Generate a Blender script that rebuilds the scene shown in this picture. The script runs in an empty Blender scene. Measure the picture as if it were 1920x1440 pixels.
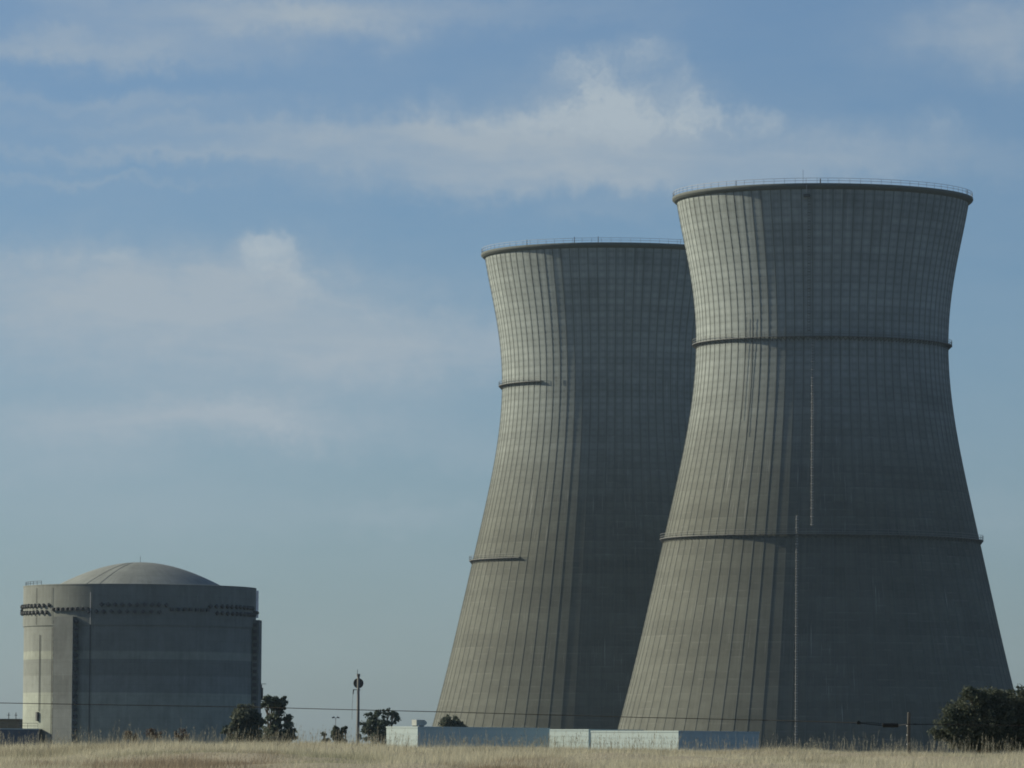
import bpy, math, random
import numpy as np
from mathutils import Matrix, Vector, Euler

random.seed(7)
rng = np.random.default_rng(7)
SC = bpy.context.scene
COL = SC.collection
R = math.radians
PI = math.pi

# ------------------------------------------------------------------ camera
F_PX = 10400.0            # focal length in photo pixels (1920 wide)
PITCH = math.atan(710 / F_PX)
ROLL = R(0.40)
EYE = 1.6
CAM_M = Matrix.Rotation(PI / 2 + PITCH, 3, 'X') @ Matrix.Rotation(ROLL, 3, 'Z')
cam = bpy.data.cameras.new('camera')
cam.sensor_width = 36.0
cam.lens = 36.0 * F_PX / 1920.0
cam.clip_start = 1.0
cam.clip_end = 40000.0
cam_o = bpy.data.objects.new('camera', cam)
COL.objects.link(cam_o)
cam_o.matrix_world = Matrix.Translation((0, 0, EYE)) @ CAM_M.to_4x4()
SC.camera = cam_o

def P(px, py, d):
    """world point seen at photo pixel (px, py) at ground distance d along +Y"""
    v = CAM_M @ Vector(((px - 960) / F_PX, -(py - 720) / F_PX, -1))
    return Vector((0, 0, EYE)) + v * (d / v.y)

# ------------------------------------------------------------------ light
SUN_BEARING = 289.0       # degrees clockwise from +Y (left of the view, slightly beyond)
SUN_ELEV = 25.0
SC.view_settings.view_transform = 'Standard'
SC.view_settings.look = 'None'
SC.view_settings.gamma = 1.0
SC.view_settings.use_curve_mapping = False
SC.view_settings.exposure = 0.35
SC.cycles.filter_width = 1.8

sb, se = R(SUN_BEARING), R(SUN_ELEV)
sun_dir = Vector((math.sin(sb) * math.cos(se), math.cos(sb) * math.cos(se), math.sin(se)))
sun = bpy.data.lights.new('sun', 'SUN')
sun.energy = 4.9
sun.angle = R(0.53)
sun.color = (1.0, 0.89, 0.66)
sun_o = bpy.data.objects.new('sun', sun)
COL.objects.link(sun_o)
sun_o.rotation_euler = sun_dir.to_track_quat('Z', 'Y').to_euler()

# ------------------------------------------------------------------ world
W = bpy.data.worlds.new('World')
SC.world = W
W.use_nodes = True

class G:
    """tiny node-graph writer"""
    def __init__(s, nt):
        s.nt = nt
    def node(s, t, **kw):
        n = s.nt.nodes.new(t)
        for k, v in kw.items():
            setattr(n, k, v)
        return n
    def put(s, sock, v):
        if v is None:
            return
        if hasattr(v, 'node'):
            s.nt.links.new(v, sock)
        else:
            if hasattr(sock.default_value, '__len__') and not hasattr(v, '__len__'):
                v = [v] * len(sock.default_value)
            if hasattr(v, '__len__') and len(sock.default_value) == 4 and len(v) == 3:
                v = tuple(v) + (1.0,)
            sock.default_value = v
    def m(s, op, a, b=None, c=None, clamp=False):
        n = s.node('ShaderNodeMath', operation=op, use_clamp=clamp)
        for i, v in enumerate((a, b, c)):
            s.put(n.inputs[i], v)
        return n.outputs[0]
    def v(s, op, a, b=None):
        n = s.node('ShaderNodeVectorMath', operation=op)
        s.put(n.inputs[0], a)
        if b is not None:
            s.put(n.inputs[1], b)
        return n.outputs['Value'] if op in ('DOT_PRODUCT', 'LENGTH') else n.outputs[0]
    def xyz(s, x, y, z):
        n = s.node('ShaderNodeCombineXYZ')
        for i, q in enumerate((x, y, z)):
            s.put(n.inputs[i], q)
        return n.outputs[0]
    def sep(s, v):
        n = s.node('ShaderNodeSeparateXYZ')
        s.put(n.inputs[0], v)
        return n.outputs
    def noise(s, vec, scale, detail=4, rough=0.55, dist=0.0, dim='3D'):
        n = s.node('ShaderNodeTexNoise', noise_dimensions=dim)
        s.put(n.inputs['Vector'], vec)
        n.inputs['Scale'].default_value = scale
        n.inputs['Detail'].default_value = detail
        n.inputs['Roughness'].default_value = rough
        n.inputs['Distortion'].default_value = dist
        return n
    def white(s, vec):
        n = s.node('ShaderNodeTexWhiteNoise', noise_dimensions='3D')
        s.put(n.inputs['Vector'], vec)
        return n.outputs['Value']
    def rng(s, v, a, b, c, d, kind='LINEAR'):
        n = s.node('ShaderNodeMapRange', interpolation_type=kind)
        s.put(n.inputs[0], v)
        for i, q in enumerate((a, b, c, d)):
            s.put(n.inputs[i + 1], q)
        return n.outputs[0]
    def mix(s, f, a, b, kind='MIX'):
        n = s.node('ShaderNodeMix', data_type='RGBA', blend_type=kind)
        s.put(n.inputs[0], f)
        s.put(n.inputs[6], a)
        s.put(n.inputs[7], b)
        return n.outputs[2]

def build_world():
    nt = W.node_tree
    nt.nodes.clear()
    g = G(nt)
    out = g.node('ShaderNodeOutputWorld')
    bg = g.node('ShaderNodeBackground')
    sky = g.node('ShaderNodeTexSky', sky_type='NISHITA')
    sky.sun_disc = False
    sky.sun_elevation = se
    sky.sun_rotation = sb
    sky.altitude = 0
    sky.air_density = 0.8
    sky.dust_density = 0.9
    sky.ozone_density = 6.0
    tc = g.node('ShaderNodeTexCoord')
    d = g.v('NORMALIZE', tc.outputs['Generated'])
    x, y, z = g.sep(d)
    u = g.m('MULTIPLY', g.m('ARCTAN2', x, y), F_PX)
    el = g.m('ARCSINE', z)
    v = g.m('MULTIPLY', el, F_PX)
    # cloud coordinates: degrees-like units (1 = 100 photo px = 0.55 degree)
    c = g.xyz(g.m('DIVIDE', u, 100), g.m('DIVIDE', v, 100), 0.0)
    w1 = g.noise(c, 0.55, 4, 0.6).outputs['Color']
    w2 = g.noise(g.v('ADD', c, (31, 7, 3)), 2.2, 4, 0.62).outputs['Color']
    wob = g.v('ADD', g.v('MULTIPLY', g.v('SUBTRACT', w1, (.5, .5, .5)), (3.0, 1.1, 0)),
              g.v('MULTIPLY', g.v('SUBTRACT', w2, (.5, .5, .5)), (0.9, 0.75, 0)))
    cw = g.v('ADD', c, wob)
    def blob(coord, px, py, sx, sy, a):
        c0 = ((px - 960) / 100.0, (1430 - py) / 100.0, 0)
        q = g.v('MULTIPLY', g.v('SUBTRACT', coord, c0), (100.0 / sx, 100.0 / sy, 0))
        e = g.m('EXPONENT', g.m('MULTIPLY', g.v('DOT_PRODUCT', q, q), -1.0))
        return g.m('MULTIPLY', e, a)
    veil = [(900, 20, 320, 30, .20), (420, 25, 320, 60, .55), (80, 95, 220, 34, .42), (280, 120, 240, 28, .25),
            (150, 205, 330, 20, .28), (280, 245, 320, 18, .20), (560, 275, 420, 36, .26),
            (780, 250, 260, 34, .34), (300, 305, 380, 15, .26), (160, 352, 240, 8, .20),
            (1180, 275, 420, 60, .44), (1120, 345, 330, 32, .38), (860, 330, 330, 40, .30), (1130, 190, 190, 80, .22),
            (1640, 300, 340, 42, .26), (1870, 70, 160, 85, .50), (620, 45, 160, 40, .22),
            (60, 540, 400, 80, .50), (430, 555, 300, 66, .50), (250, 640, 560, 70, .42),
            (800, 640, 260, 60, .38), (520, 790, 220, 42, .42), (230, 780, 340, 46, .45),
            (80, 850, 360, 60, .30), (760, 965, 160, 30, .16), (820, 830, 240, 44, .20),
            (1130, 410, 130, 22, .14), (1900, 960, 90, 50, .12), (600, 700, 520, 60, .26), (300, 960, 500, 70, .16)]
    cumu = [(1125, 170, 100, 62, .85), (1200, 85, 50, 40, .70), (1320, 205, 78, 52, .74), (1170, 230, 150, 46, .5),
            (1435, 225, 62, 38, .55), (1268, 140, 30, 44, .40), (835, 195, 40, 42, .50), (1080, 125, 50, 34, .5),
            (1000, 240, 190, 36, .48), (1765, 235, 78, 46, .48), (492, 466, 46, 32, 1.10), (500, 505, 80, 34, .32),
            (230, 492, 66, 26, .42), (540, 540, 110, 44, .42), (430, 765, 56, 26, .42),
            (520, 790, 70, 28, .42), (700, 595, 90, 30, .36), (80, 495, 130, 30, .40)]
    def total(coord, lst):
        s = None
        for b in lst:
            q = blob(coord, *b)
            s = q if s is None else g.m('ADD', s, q)
        return s
    cs = g.v('MULTIPLY', c, (0.45, 1.5, 1))       # streaky detail
    streak = g.noise(cs, 0.9, 6, 0.6, 0.4).outputs['Fac']
    fine = g.noise(cw, 1.3, 7, 0.62).outputs['Fac']
    soft = g.m('MULTIPLY', total(cw, veil), g.rng(streak, .25, .75, .7, 1.4))
    hard0 = total(g.v('ADD', c, g.v('MULTIPLY', wob, (0.45, 0.6, 0))), cumu)
    hard = g.m('MULTIPLY', hard0, g.rng(fine, .3, .68, .45, 1.25))
    hard = g.rng(hard, .10, 1.10, 0, .52, 'SMOOTHSTEP')
    # clouds of the rest of the sky, the same kind of thin broken cover
    far_n = g.noise(g.v('MULTIPLY', d, (1, 1, 2.6)), 3.4, 7, 0.6, 0.3).outputs['Fac']
    far = g.rng(far_n, .45, .75, 0, .4, 'SMOOTHSTEP')
    off = g.m('MAXIMUM', g.m('ABSOLUTE', g.m('DIVIDE', u, 1500.0)), g.m('ABSOLUTE', g.m('DIVIDE', g.m('SUBTRACT', v, 700), 1300.0)))
    far = g.m('MULTIPLY', far, g.rng(off, .8, 1.6, 0, 1, 'SMOOTHSTEP'))
    base = g.rng(g.noise(cs, 0.35, 5, .6).outputs['Fac'], .35, .75, 0.04, .18)
    fac = g.m('ADD', g.m('ADD', soft, hard), g.m('ADD', far, base))
    fac = g.m('MINIMUM', fac, .92)
    strength = 0.065
    skyc = g.v('MULTIPLY', sky.outputs[0], SKY_TINT)
    cloud = g.mix(g.m('MINIMUM', hard, 1.0), CLOUD_SOFT, CLOUD_HARD)
    # low clouds drown in the air near the horizon
    col = g.mix(fac, skyc, cloud)
    g.put(bg.inputs['Color'], col)
    bg.inputs['Strength'].default_value = strength
    nt.links.new(bg.outputs[0], out.inputs[0])

SKY_TINT = (1.02, 1.05, 1.03)
CLOUD_SOFT = (4.4, 5.2, 5.95)
CLOUD_HARD = (5.6, 6.4, 6.9)
build_world()

# ------------------------------------------------------------------ helpers
def mesh(name, verts, faces, mat, parent=None, smooth=False, loc=None):
    me = bpy.data.meshes.new(name)
    if isinstance(verts, np.ndarray):
        verts = verts.tolist()
    me.from_pydata(verts, [], faces)
    me.update()
    if smooth:
        me.polygons.foreach_set('use_smooth', [True] * len(me.polygons))
    if mat:
        me.materials.append(mat)
    o = bpy.data.objects.new(name, me)
    COL.objects.link(o)
    if parent is not None:
        o.parent = parent
    if loc is not None:
        o.location = loc
    return o

def tris_mesh(name, verts, nper, mat, parent=None, colors=None):
    """many loose polygons of nper corners each, verts (n*nper,3) numpy"""
    n = len(verts) // nper
    me = bpy.data.meshes.new(name)
    me.vertices.add(len(verts))
    me.vertices.foreach_set('co', verts.astype(np.float32).ravel())
    me.loops.add(len(verts))
    me.loops.foreach_set('vertex_index', np.arange(len(verts), dtype=np.int32))
    me.polygons.add(n)
    me.polygons.foreach_set('loop_start', np.arange(0, len(verts), nper, dtype=np.int32))
    me.update(calc_edges=True)
    if colors is not None:
        a = me.color_attributes.new('tint', 'FLOAT_COLOR', 'POINT')
        rgba = np.ones((len(verts), 4), np.float32)
        rgba[:, :3] = np.repeat(colors, nper, axis=0)
        a.data.foreach_set('color', rgba.ravel())
    me.materials.append(mat)
    o = bpy.data.objects.new(name, me)
    COL.objects.link(o)
    if parent is not None:
        o.parent = parent
    return o

def empty(name, loc, label, cat, group=None, rz=0.0):
    o = bpy.data.objects.new(name, None)
    o.empty_display_size = 0.5
    COL.objects.link(o)
    o.location = loc
    o.rotation_euler = (0, 0, rz)
    return tag(o, label, cat, group)

def tag(o, label, cat, group=None):
    o['label'] = label
    o['category'] = cat
    if group:
        o['group'] = group
    return o

def struct(o):
    o['kind'] = 'structure'
    return o

class MB:
    def __init__(s):
        s.v = []
        s.f = []
    def add(s, vs, fs):
        b = len(s.v)
        s.v += [tuple(p) for p in vs]
        s.f += [tuple(b + i for i in f) for f in fs]
        return s
    def box(s, c, size, M=None):
        hx, hy, hz = (q / 2 for q in size)
        pts = [Vector((a * hx, b * hy, d * hz)) for d in (-1, 1) for a, b in ((-1, -1), (1, -1), (1, 1), (-1, 1))]
        if M is not None:
            pts = [M @ p for p in pts]
        pts = [p + Vector(c) for p in pts]
        return s.add(pts, [(3, 2, 1, 0), (4, 5, 6, 7), (0, 1, 5, 4), (1, 2, 6, 5), (2, 3, 7, 6), (3, 0, 4, 7)])
    def tube(s, pts, rad, n=6, cap=True):
        pts = [Vector(p) for p in pts]
        if not hasattr(rad, '__len__'):
            rad = [rad] * len(pts)
        b = len(s.v)
        for i, p in enumerate(pts):
            t = (pts[min(i + 1, len(pts) - 1)] - pts[max(i - 1, 0)])
            if t.length < 1e-9:
                t = Vector((0, 0, 1))
            t.normalize()
            up = Vector((0, 0, 1)) if abs(t.z) < .9 else Vector((1, 0, 0))
            a = t.cross(up).normalized()
            c = a.cross(t)
            for k in range(n):
                th = 2 * PI * k / n
                s.v.append(tuple(p + (a * math.cos(th) + c * math.sin(th)) * rad[i]))
        for i in range(len(pts) - 1):
            for k in range(n):
                k2 = (k + 1) % n
                s.f.append((b + i * n + k, b + i * n + k2, b + (i + 1) * n + k2, b + (i + 1) * n + k))
        if cap:
            s.f.append(tuple(b + k for k in range(n))[::-1])
            s.f.append(tuple(b + (len(pts) - 1) * n + k for k in range(n)))
        return s
    def ring(s, prof, n, a0=0.0, a1=2 * PI):
        """closed profile [(r,z)...] swept round the z axis"""
        full = abs(a1 - a0 - 2 * PI) < 1e-6
        m = n if full else n + 1
        b = len(s.v)
        k = len(prof)
        for i in range(m):
            a = a0 + (a1 - a0) * i / n
            for r, z in prof:
                s.v.append((r * math.cos(a), r * math.sin(a), z))
        for i in range(n):
            i2 = (i + 1) % m
            for j in range(k):
                j2 = (j + 1) % k
                s.f.append((b + i * k + j, b + i2 * k + j, b + i2 * k + j2, b + i * k + j2))
        if not full:
            s.f.append(tuple(b + j for j in range(k)))
            s.f.append(tuple(b + n * k + j for j in range(k))[::-1])
        return s
    def build(s, name, mat, parent=None, smooth=False, loc=None):
        return mesh(name, s.v, s.f, mat, parent, smooth, loc)

# ------------------------------------------------------------------ materials
def new_mat(name):
    m = bpy.data.materials.new(name)
    m.use_nodes = True
    nt = m.node_tree
    g = G(nt)
    b = nt.nodes['Principled BSDF']
    b.inputs['Specular IOR Level'].default_value = 0.2
    b.inputs['Roughness'].default_value = 0.85
    return m, g, b

def plain(name, col, rough=0.8, var=0.15, scale=3.0, metal=0.0):
    m, g, b = new_mat(name)
    tc = g.node('ShaderNodeTexCoord')
    n = g.noise(tc.outputs['Object'], scale, 5, .6).outputs['Fac']
    lo = tuple(c * (1 - var) for c in col)
    hi = tuple(min(1, c * (1 + var)) for c in col)
    g.put(b.inputs['Base Color'], g.mix(n, lo, hi))
    b.inputs['Roughness'].default_value = rough
    b.inputs['Metallic'].default_value = metal
    return m

NRIB = 88
LIFT = 1.62

def tower_concrete():
    m, g, b = new_mat('tower_concrete')
    tc = g.node('ShaderNodeTexCoord')
    pos = tc.outputs['Object']
    x, y, z = g.sep(pos)
    ang = g.m('ARCTAN2', y, x)
    seg = g.m('FLOOR', g.m('MULTIPLY', ang, NRIB / (2 * PI)))
    lift = g.m('FLOOR', g.m('DIVIDE', z, LIFT))
    zf = g.m('FRACT', g.m('DIVIDE', z, LIFT))
    af = g.m('FRACT', g.m('MULTIPLY', ang, NRIB / (2 * PI)))
    oi = g.node('ShaderNodeObjectInfo')
    cell = g.white(g.xyz(seg, lift, 1.0))
    lrow = g.white(g.xyz(lift, 3.0, 7.0))
    lrow2 = g.noise(g.xyz(g.m('MULTIPLY', lift, .23), g.m('MULTIPLY', ang, 1.2), 0), 1.0, 3, .6).outputs['Fac']
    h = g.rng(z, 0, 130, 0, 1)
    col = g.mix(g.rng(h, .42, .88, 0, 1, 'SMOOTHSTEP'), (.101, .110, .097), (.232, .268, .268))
    k = g.m('ADD', 1.0, g.m('MULTIPLY', g.m('SUBTRACT', cell, .5), .07))
    k = g.m('ADD', k, g.m('MULTIPLY', g.m('SUBTRACT', lrow, .5), .14))
    k = g.m('ADD', k, g.m('MULTIPLY', g.m('SUBTRACT', lrow2, .5), .30))
    # each pour panel is paler towards its middle, darker along its edges
    pour = g.m('MULTIPLY', g.m('MULTIPLY', g.m('SINE', g.m('MULTIPLY', zf, PI)), g.m('SINE', g.m('MULTIPLY', af, PI))),
               g.rng(h, .3, .75, .08, .30))
    pour = g.m('MULTIPLY', pour, g.m('ADD', .5, g.m('MULTIPLY', g.white(g.xyz(seg, lift, 5.0)), .6)))
    k = g.m('ADD', k, g.m('SUBTRACT', pour, .09))
    mott = g.noise(pos, .35, 6, .62).outputs['Fac']
    k = g.m('ADD', k, g.m('MULTIPLY', g.m('SUBTRACT', mott, .5), .35))
    # rain streaks running down
    st = g.noise(g.xyz(g.m('MULTIPLY', ang, 60), g.m('MULTIPLY', z, .045), 0), 1.0, 5, .65).outputs['Fac']
    k = g.m('ADD', k, g.m('MULTIPLY', g.m('SUBTRACT', st, .5), .55))
    # dark water runs below the rim and the walkway rings, and broad blotches
    run = g.noise(g.xyz(g.m('MULTIPLY', ang, 34), g.m('MULTIPLY', z, .02), 11.0), 1.0, 5, .7).outputs['Fac']
    ext = g.rng(z, 112, 131, 0, .9)
    for zr_ in (98.3, 54.4):
        below = g.m('MULTIPLY', g.rng(z, zr_ - 13, zr_, 0, .6), g.m('LESS_THAN', z, zr_))
        ext = g.m('MAXIMUM', ext, below)
    k = g.m('SUBTRACT', k, g.m('MULTIPLY', ext, g.rng(run, .44, .72, 0, .42)))
    blot = g.noise(pos, .085, 4, .55).outputs['Fac']
    k = g.m('ADD', k, g.m('MULTIPLY', g.m('SUBTRACT', blot, .5), .45))
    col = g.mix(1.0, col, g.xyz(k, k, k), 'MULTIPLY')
    # pale crust along some pour joints
    jn = g.noise(g.xyz(g.m('MULTIPLY', ang, 7.0), g.m('MULTIPLY', lift, 1.7), 2.0), 1.0, 3, .6).outputs['Fac']
    jl = g.m('MULTIPLY', g.rng(zf, .72, 1.0, 0, 1), g.rng(jn, .48, .75, 0, .22))
    col = g.mix(jl, col, (.40, .42, .40))
    # white lime streaks below some joints
    ls = g.noise(g.xyz(g.m('MULTIPLY', ang, 110), g.m('MULTIPLY', z, .11), 4.0), 1.0, 3, .5).outputs['Fac']
    lm = g.noise(g.xyz(g.m('MULTIPLY', ang, 3.0), g.m('MULTIPLY', z, .05), 9.0), 1.0, 2, .5).outputs['Fac']
    lf = g.m('MULTIPLY', g.rng(ls, .60, .74, 0, 1), g.rng(lm, .50, .66, 0, .55))
    col = g.mix(lf, col, (.44, .46, .45))
    g.put(b.inputs['Base Color'], col)
    bn = g.node('ShaderNodeBump')
    bn.inputs['Strength'].default_value = .35
    bn.inputs['Distance'].default_value = .04
    g.put(bn.inputs['Height'], g.noise(pos, 2.2, 5, .6).outputs['Fac'])
    g.put(b.inputs['Normal'], bn.outputs[0])
    return m

def reactor_concrete():
    m, g, b = new_mat('reactor_concrete')
    tc = g.node('ShaderNodeTexCoord')
    pos = tc.outputs['Object']
    x, y, z = g.sep(pos)
    ang = g.m('ARCTAN2', y, x)
    oi = g.node('ShaderNodeObjectInfo')
    mott = g.noise(pos, .30, 6, .62).outputs['Fac']
    st = g.noise(g.xyz(g.m('MULTIPLY', ang, 26), g.m('MULTIPLY', z, .10), 0), 1.0, 5, .65).outputs['Fac']
    drip = g.noise(g.xyz(g.m('MULTIPLY', ang, 70), g.m('MULTIPLY', z, .25), 2.0), 1.0, 3, .6).outputs['Fac']
    k = g.m('ADD', 1.0, g.m('MULTIPLY', g.m('SUBTRACT', mott, .5), .65))
    k = g.m('ADD', k, g.m('MULTIPLY', g.m('SUBTRACT', st, .5), .55))
    m2 = g.noise(pos, 1.1, 5, .65).outputs['Fac']
    k = g.m('ADD', k, g.m('MULTIPLY', g.m('SUBTRACT', m2, .5), .30))
    jf = g.m('FRACT', g.m('DIVIDE', z, 1.83))
    k = g.m('SUBTRACT', k, g.rng(jf, .93, .97, 0, .10))
    col = g.mix(1.0, oi.outputs['Color'], g.xyz(k, k, k), 'MULTIPLY')
    col = g.mix(g.rng(drip, .66, .78, 0, .35), col, (.55, .55, .50))
    g.put(b.inputs['Base Color'], col)
    bn = g.node('ShaderNodeBump')
    bn.inputs['Strength'].default_value = .3
    bn.inputs['Distance'].default_value = .04
    g.put(bn.inputs['Height'], g.noise(pos, 2.5, 5, .6).outputs['Fac'])
    g.put(b.inputs['Normal'], bn.outputs[0])
    return m

def leaf_mat(name, c0, c1, trans=.25):
    m, g, b = new_mat(name)
    nt = m.node_tree
    at = g.node('ShaderNodeAttribute')
    at.attribute_name = 'tint'
    tx, ty, tz = g.sep(at.outputs['Color'])
    col = g.mix(tx, c0, c1)
    g.put(b.inputs['Base Color'], col)
    b.inputs['Roughness'].default_value = .8
    b.inputs['Specular IOR Level'].default_value = .08
    tr = g.node('ShaderNodeBsdfTranslucent')
    g.put(tr.inputs['Color'], col)
    mx = g.node('ShaderNodeMixShader')
    mx.inputs[0].default_value = trans
    nt.links.new(b.outputs[0], mx.inputs[1])
    nt.links.new(tr.outputs[0], mx.inputs[2])
    nt.links.new(mx.outputs[0], nt.nodes['Material Output'].inputs[0])
    return m

def grass_mat():
    m, g, b = new_mat('dry_grass')
    nt = m.node_tree
    at = g.node('ShaderNodeAttribute')
    at.attribute_name = 'tint'
    g.put(b.inputs['Base Color'], at.outputs['Color'])
    tr = g.node('ShaderNodeBsdfTranslucent')
    g.put(tr.inputs['Color'], at.outputs['Color'])
    mx = g.node('ShaderNodeMixShader')
    mx.inputs[0].default_value = .35
    nt.links.new(b.outputs[0], mx.inputs[1])
    nt.links.new(tr.outputs[0], mx.inputs[2])
    nt.links.new(mx.outputs[0], nt.nodes['Material Output'].inputs[0])
    return m

def soil_mat():
    m, g, b = new_mat('dry_soil')
    tc = g.node('ShaderNodeTexCoord')
    n1 = g.noise(tc.outputs['Object'], .25, 6, .6).outputs['Fac']
    n2 = g.noise(tc.outputs['Object'], 6.0, 5, .7).outputs['Fac']
    col = g.mix(n1, (.065, .06, .042), (.105, .095, .068))
    col = g.mix(g.rng(n2, .4, .7, 0, .5), col, (.055, .048, .034))
    th = g.mix(n1, (.26, .24, .18), (.37, .345, .265))
    th = g.mix(g.rng(n2, .4, .7, 0, .4), th, (.17, .16, .12))
    py = g.sep(tc.outputs['Object'])[1]
    col = g.mix(g.rng(py, 225, 290, 0, 1), th, col)
    g.put(b.inputs['Base Color'], col)
    bn = g.node('ShaderNodeBump')
    bn.inputs['Distance'].default_value = .08
    g.put(bn.inputs['Height'], n2)
    g.put(b.inputs['Normal'], bn.outputs[0])
    return m

def siding_mat():
    m, g, b = new_mat('white_siding')
    tc = g.node('ShaderNodeTexCoord')
    n = g.noise(tc.outputs['Object'], .5, 6, .65).outputs['Fac']
    x, y, z = g.sep(tc.outputs['Object'])
    st = g.noise(g.xyz(g.m('MULTIPLY', x, 2.5), g.m('MULTIPLY', y, 2.5), g.m('MULTIPLY', z, .2)), 1, 4, .6).outputs['Fac']
    k = g.m('ADD', .5, g.m('MULTIPLY', n, .5))
    col = g.mix(k, (.32, .40, .405), (.385, .475, .48))
    col = g.mix(g.rng(st, .5, .75, 0, .25), col, (.30, .32, .28))
    g.put(b.inputs['Base Color'], col)
    b.inputs['Roughness'].default_value = .55
    return m

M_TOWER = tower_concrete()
M_REACT = reactor_concrete()
M_RIB = plain('rib_concrete', (.115, .13, .125), .9, .25, .6)
M_SIDING = siding_mat()
M_SOIL = soil_mat()
M_GRASS = grass_mat()
M_STEEL = plain('galvanised_steel', (.36, .37, .37), .5, .2, 2.0)
M_RAIL = plain('weathered_rail', (.16, .17, .17), .6, .2, 2.0)
M_DARKSTEEL = plain('dark_steel', (.07, .075, .08), .6, .2, 2.0)
M_DECK = plain('walkway_grating', (.13, .135, .14), .7, .2, 2.0)
M_ANCHOR = plain('anchor_grease_cap', (.085, .09, .095), .6, .3, 3.0)
M_WOOD = plain('weathered_wood', (.085, .082, .073), .9, .35, 9.0)
M_POLE = plain('pole_paint', (.13, .13, .12), .7, .25, 3.0)
M_CABLE = plain('black_cable', (.012, .012, .012), .6, .2, 5.0)
M_BARK = plain('bark', (.12, .10, .08), .95, .35, 4.0)
M_TAN = plain('tan_wall', (.17, .15, .11), .85, .2, .5)
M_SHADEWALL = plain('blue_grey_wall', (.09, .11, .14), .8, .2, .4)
M_ROOFUNIT = plain('painted_duct', (.36, .39, .36), .5, .1, 2.0)
M_EUCA = leaf_mat('eucalyptus_leaves', (.055, .078, .062), (.13, .155, .115))
M_OAK = leaf_mat('oak_leaves', (.042, .06, .048), (.13, .145, .11))
M_DEAD = leaf_mat('dead_shrub_leaves', (.085, .07, .06), (.15, .125, .10))

# ------------------------------------------------------------------ ground
_cd = np.array([-4000, 0, 60, 110, 150, 180, 215, 300, 450, 20000.])
_cz = np.array([-1.6, -1.6, -0.93, -.31, .18, .385, .12, -2.1, -4.0, -4.0])
def pchip(xs, ys):
    xs = np.asarray(xs, float)
    ys = np.asarray(ys, float)
    h = np.diff(xs)
    dl = np.diff(ys) / h
    m = np.zeros_like(ys)
    for i in range(1, len(xs) - 1):
        if dl[i - 1] * dl[i] > 0:
            w1 = 2 * h[i] + h[i - 1]
            w2 = h[i] + 2 * h[i - 1]
            m[i] = (w1 + w2) / (w1 / dl[i - 1] + w2 / dl[i])
    m[0], m[-1] = dl[0], dl[-1]
    def f(q):
        q = np.clip(np.asarray(q, float), xs[0], xs[-1])
        i = np.clip(np.searchsorted(xs, q) - 1, 0, len(xs) - 2)
        t = (q - xs[i]) / h[i]
        return ((2 * t**3 - 3 * t**2 + 1) * ys[i] + (t**3 - 2 * t**2 + t) * h[i] * m[i]
                + (-2 * t**3 + 3 * t**2) * ys[i + 1] + (t**3 - t**2) * h[i] * m[i + 1])
    return f
_gz = pchip(_cd, _cz)
_crest = pchip([-3000, 0, 100, 250, 420, 600, 720, 820, 1000, 1200, 1290, 1500, 1700, 1920, 5000],
               [1394, 1394, 1391, 1386, 1384, 1386, 1390, 1394, 1392, 1397, 1400, 1397, 1401, 1405, 1405])
def hash_noise(x, y, s, seed):
    """smooth value noise in numpy"""
    q = np.random.default_rng(seed).random((64, 64))
    x, y = x / s, y / s
    xi, yi = np.floor(x).astype(int), np.floor(y).astype(int)
    fx, fy = x - xi, y - yi
    fx, fy = fx * fx * (3 - 2 * fx), fy * fy * (3 - 2 * fy)
    a = q[yi % 64, xi % 64]
    b = q[yi % 64, (xi + 1) % 64]
    c = q[(yi + 1) % 64, xi % 64]
    d = q[(yi + 1) % 64, (xi + 1) % 64]
    return a * (1 - fx) * (1 - fy) + b * fx * (1 - fy) + c * (1 - fx) * fy + d * fx * fy

def ground_z(x, y):
    x = np.asarray(x, float)
    y = np.asarray(y, float)
    z = _gz(y) + EYE
    u = 960 + F_PX * x / np.maximum(y, 30.0)
    roll_dy = (u - 960) * math.tan(ROLL)
    wgt = np.exp(-((y - 178) / 55.0) ** 2)
    z = z - (_crest(np.clip(u, -3000, 5000)) - 1390 - np.clip(roll_dy, -10, 10)) * 180 / F_PX * wgt
    near = np.exp(-((y - 140) / 70.0) ** 2)
    z = z + near * (0.085 * np.sin(x * .55 + y * .13) + 0.045 * np.sin(x * .21 - y * .31 + 1.3) + .03 * np.sin(x * 1.3 + y * .55))
    z = z + near * .17 * (hash_noise(x + 400, y * .45 + 400, 2.7, 21) - .5) + near * .09 * (hash_noise(x + 400, y * .6 + 400, 1.1, 22) - .5)
    return z

def build_ground():
    def axis(core, grow, lo, hi):
        a = list(core)
        s = core[1] - core[0]
        q, st = core[-1], s
        while q < hi:
            st *= grow
            q += st
            a.append(min(q, hi))
        q, st = core[0], s
        b = []
        while q > lo:
            st *= grow
            q -= st
            b.append(max(q, lo))
        return np.array(b[::-1] + a)
    xs = axis(np.arange(-32, 32.01, .5), 1.35, -5000, 5000)
    ys = axis(np.arange(60, 240.01, 1.0), 1.3, -1500, 7000)
    X, Y = np.meshgrid(xs, ys)
    Z = ground_z(X, Y)
    v = np.stack([X.ravel(), Y.ravel(), Z.ravel()], 1)
    nx, ny = len(xs), len(ys)
    f = [(j * nx + i, j * nx + i + 1, (j + 1) * nx + i + 1, (j + 1) * nx + i) for j in range(ny - 1) for i in range(nx - 1)]
    o = mesh('ground', v, f, M_SOIL, None, True)
    struct(o)
build_ground()
GZ = float(_gz(1000.0)) + EYE      # plant level

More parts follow.
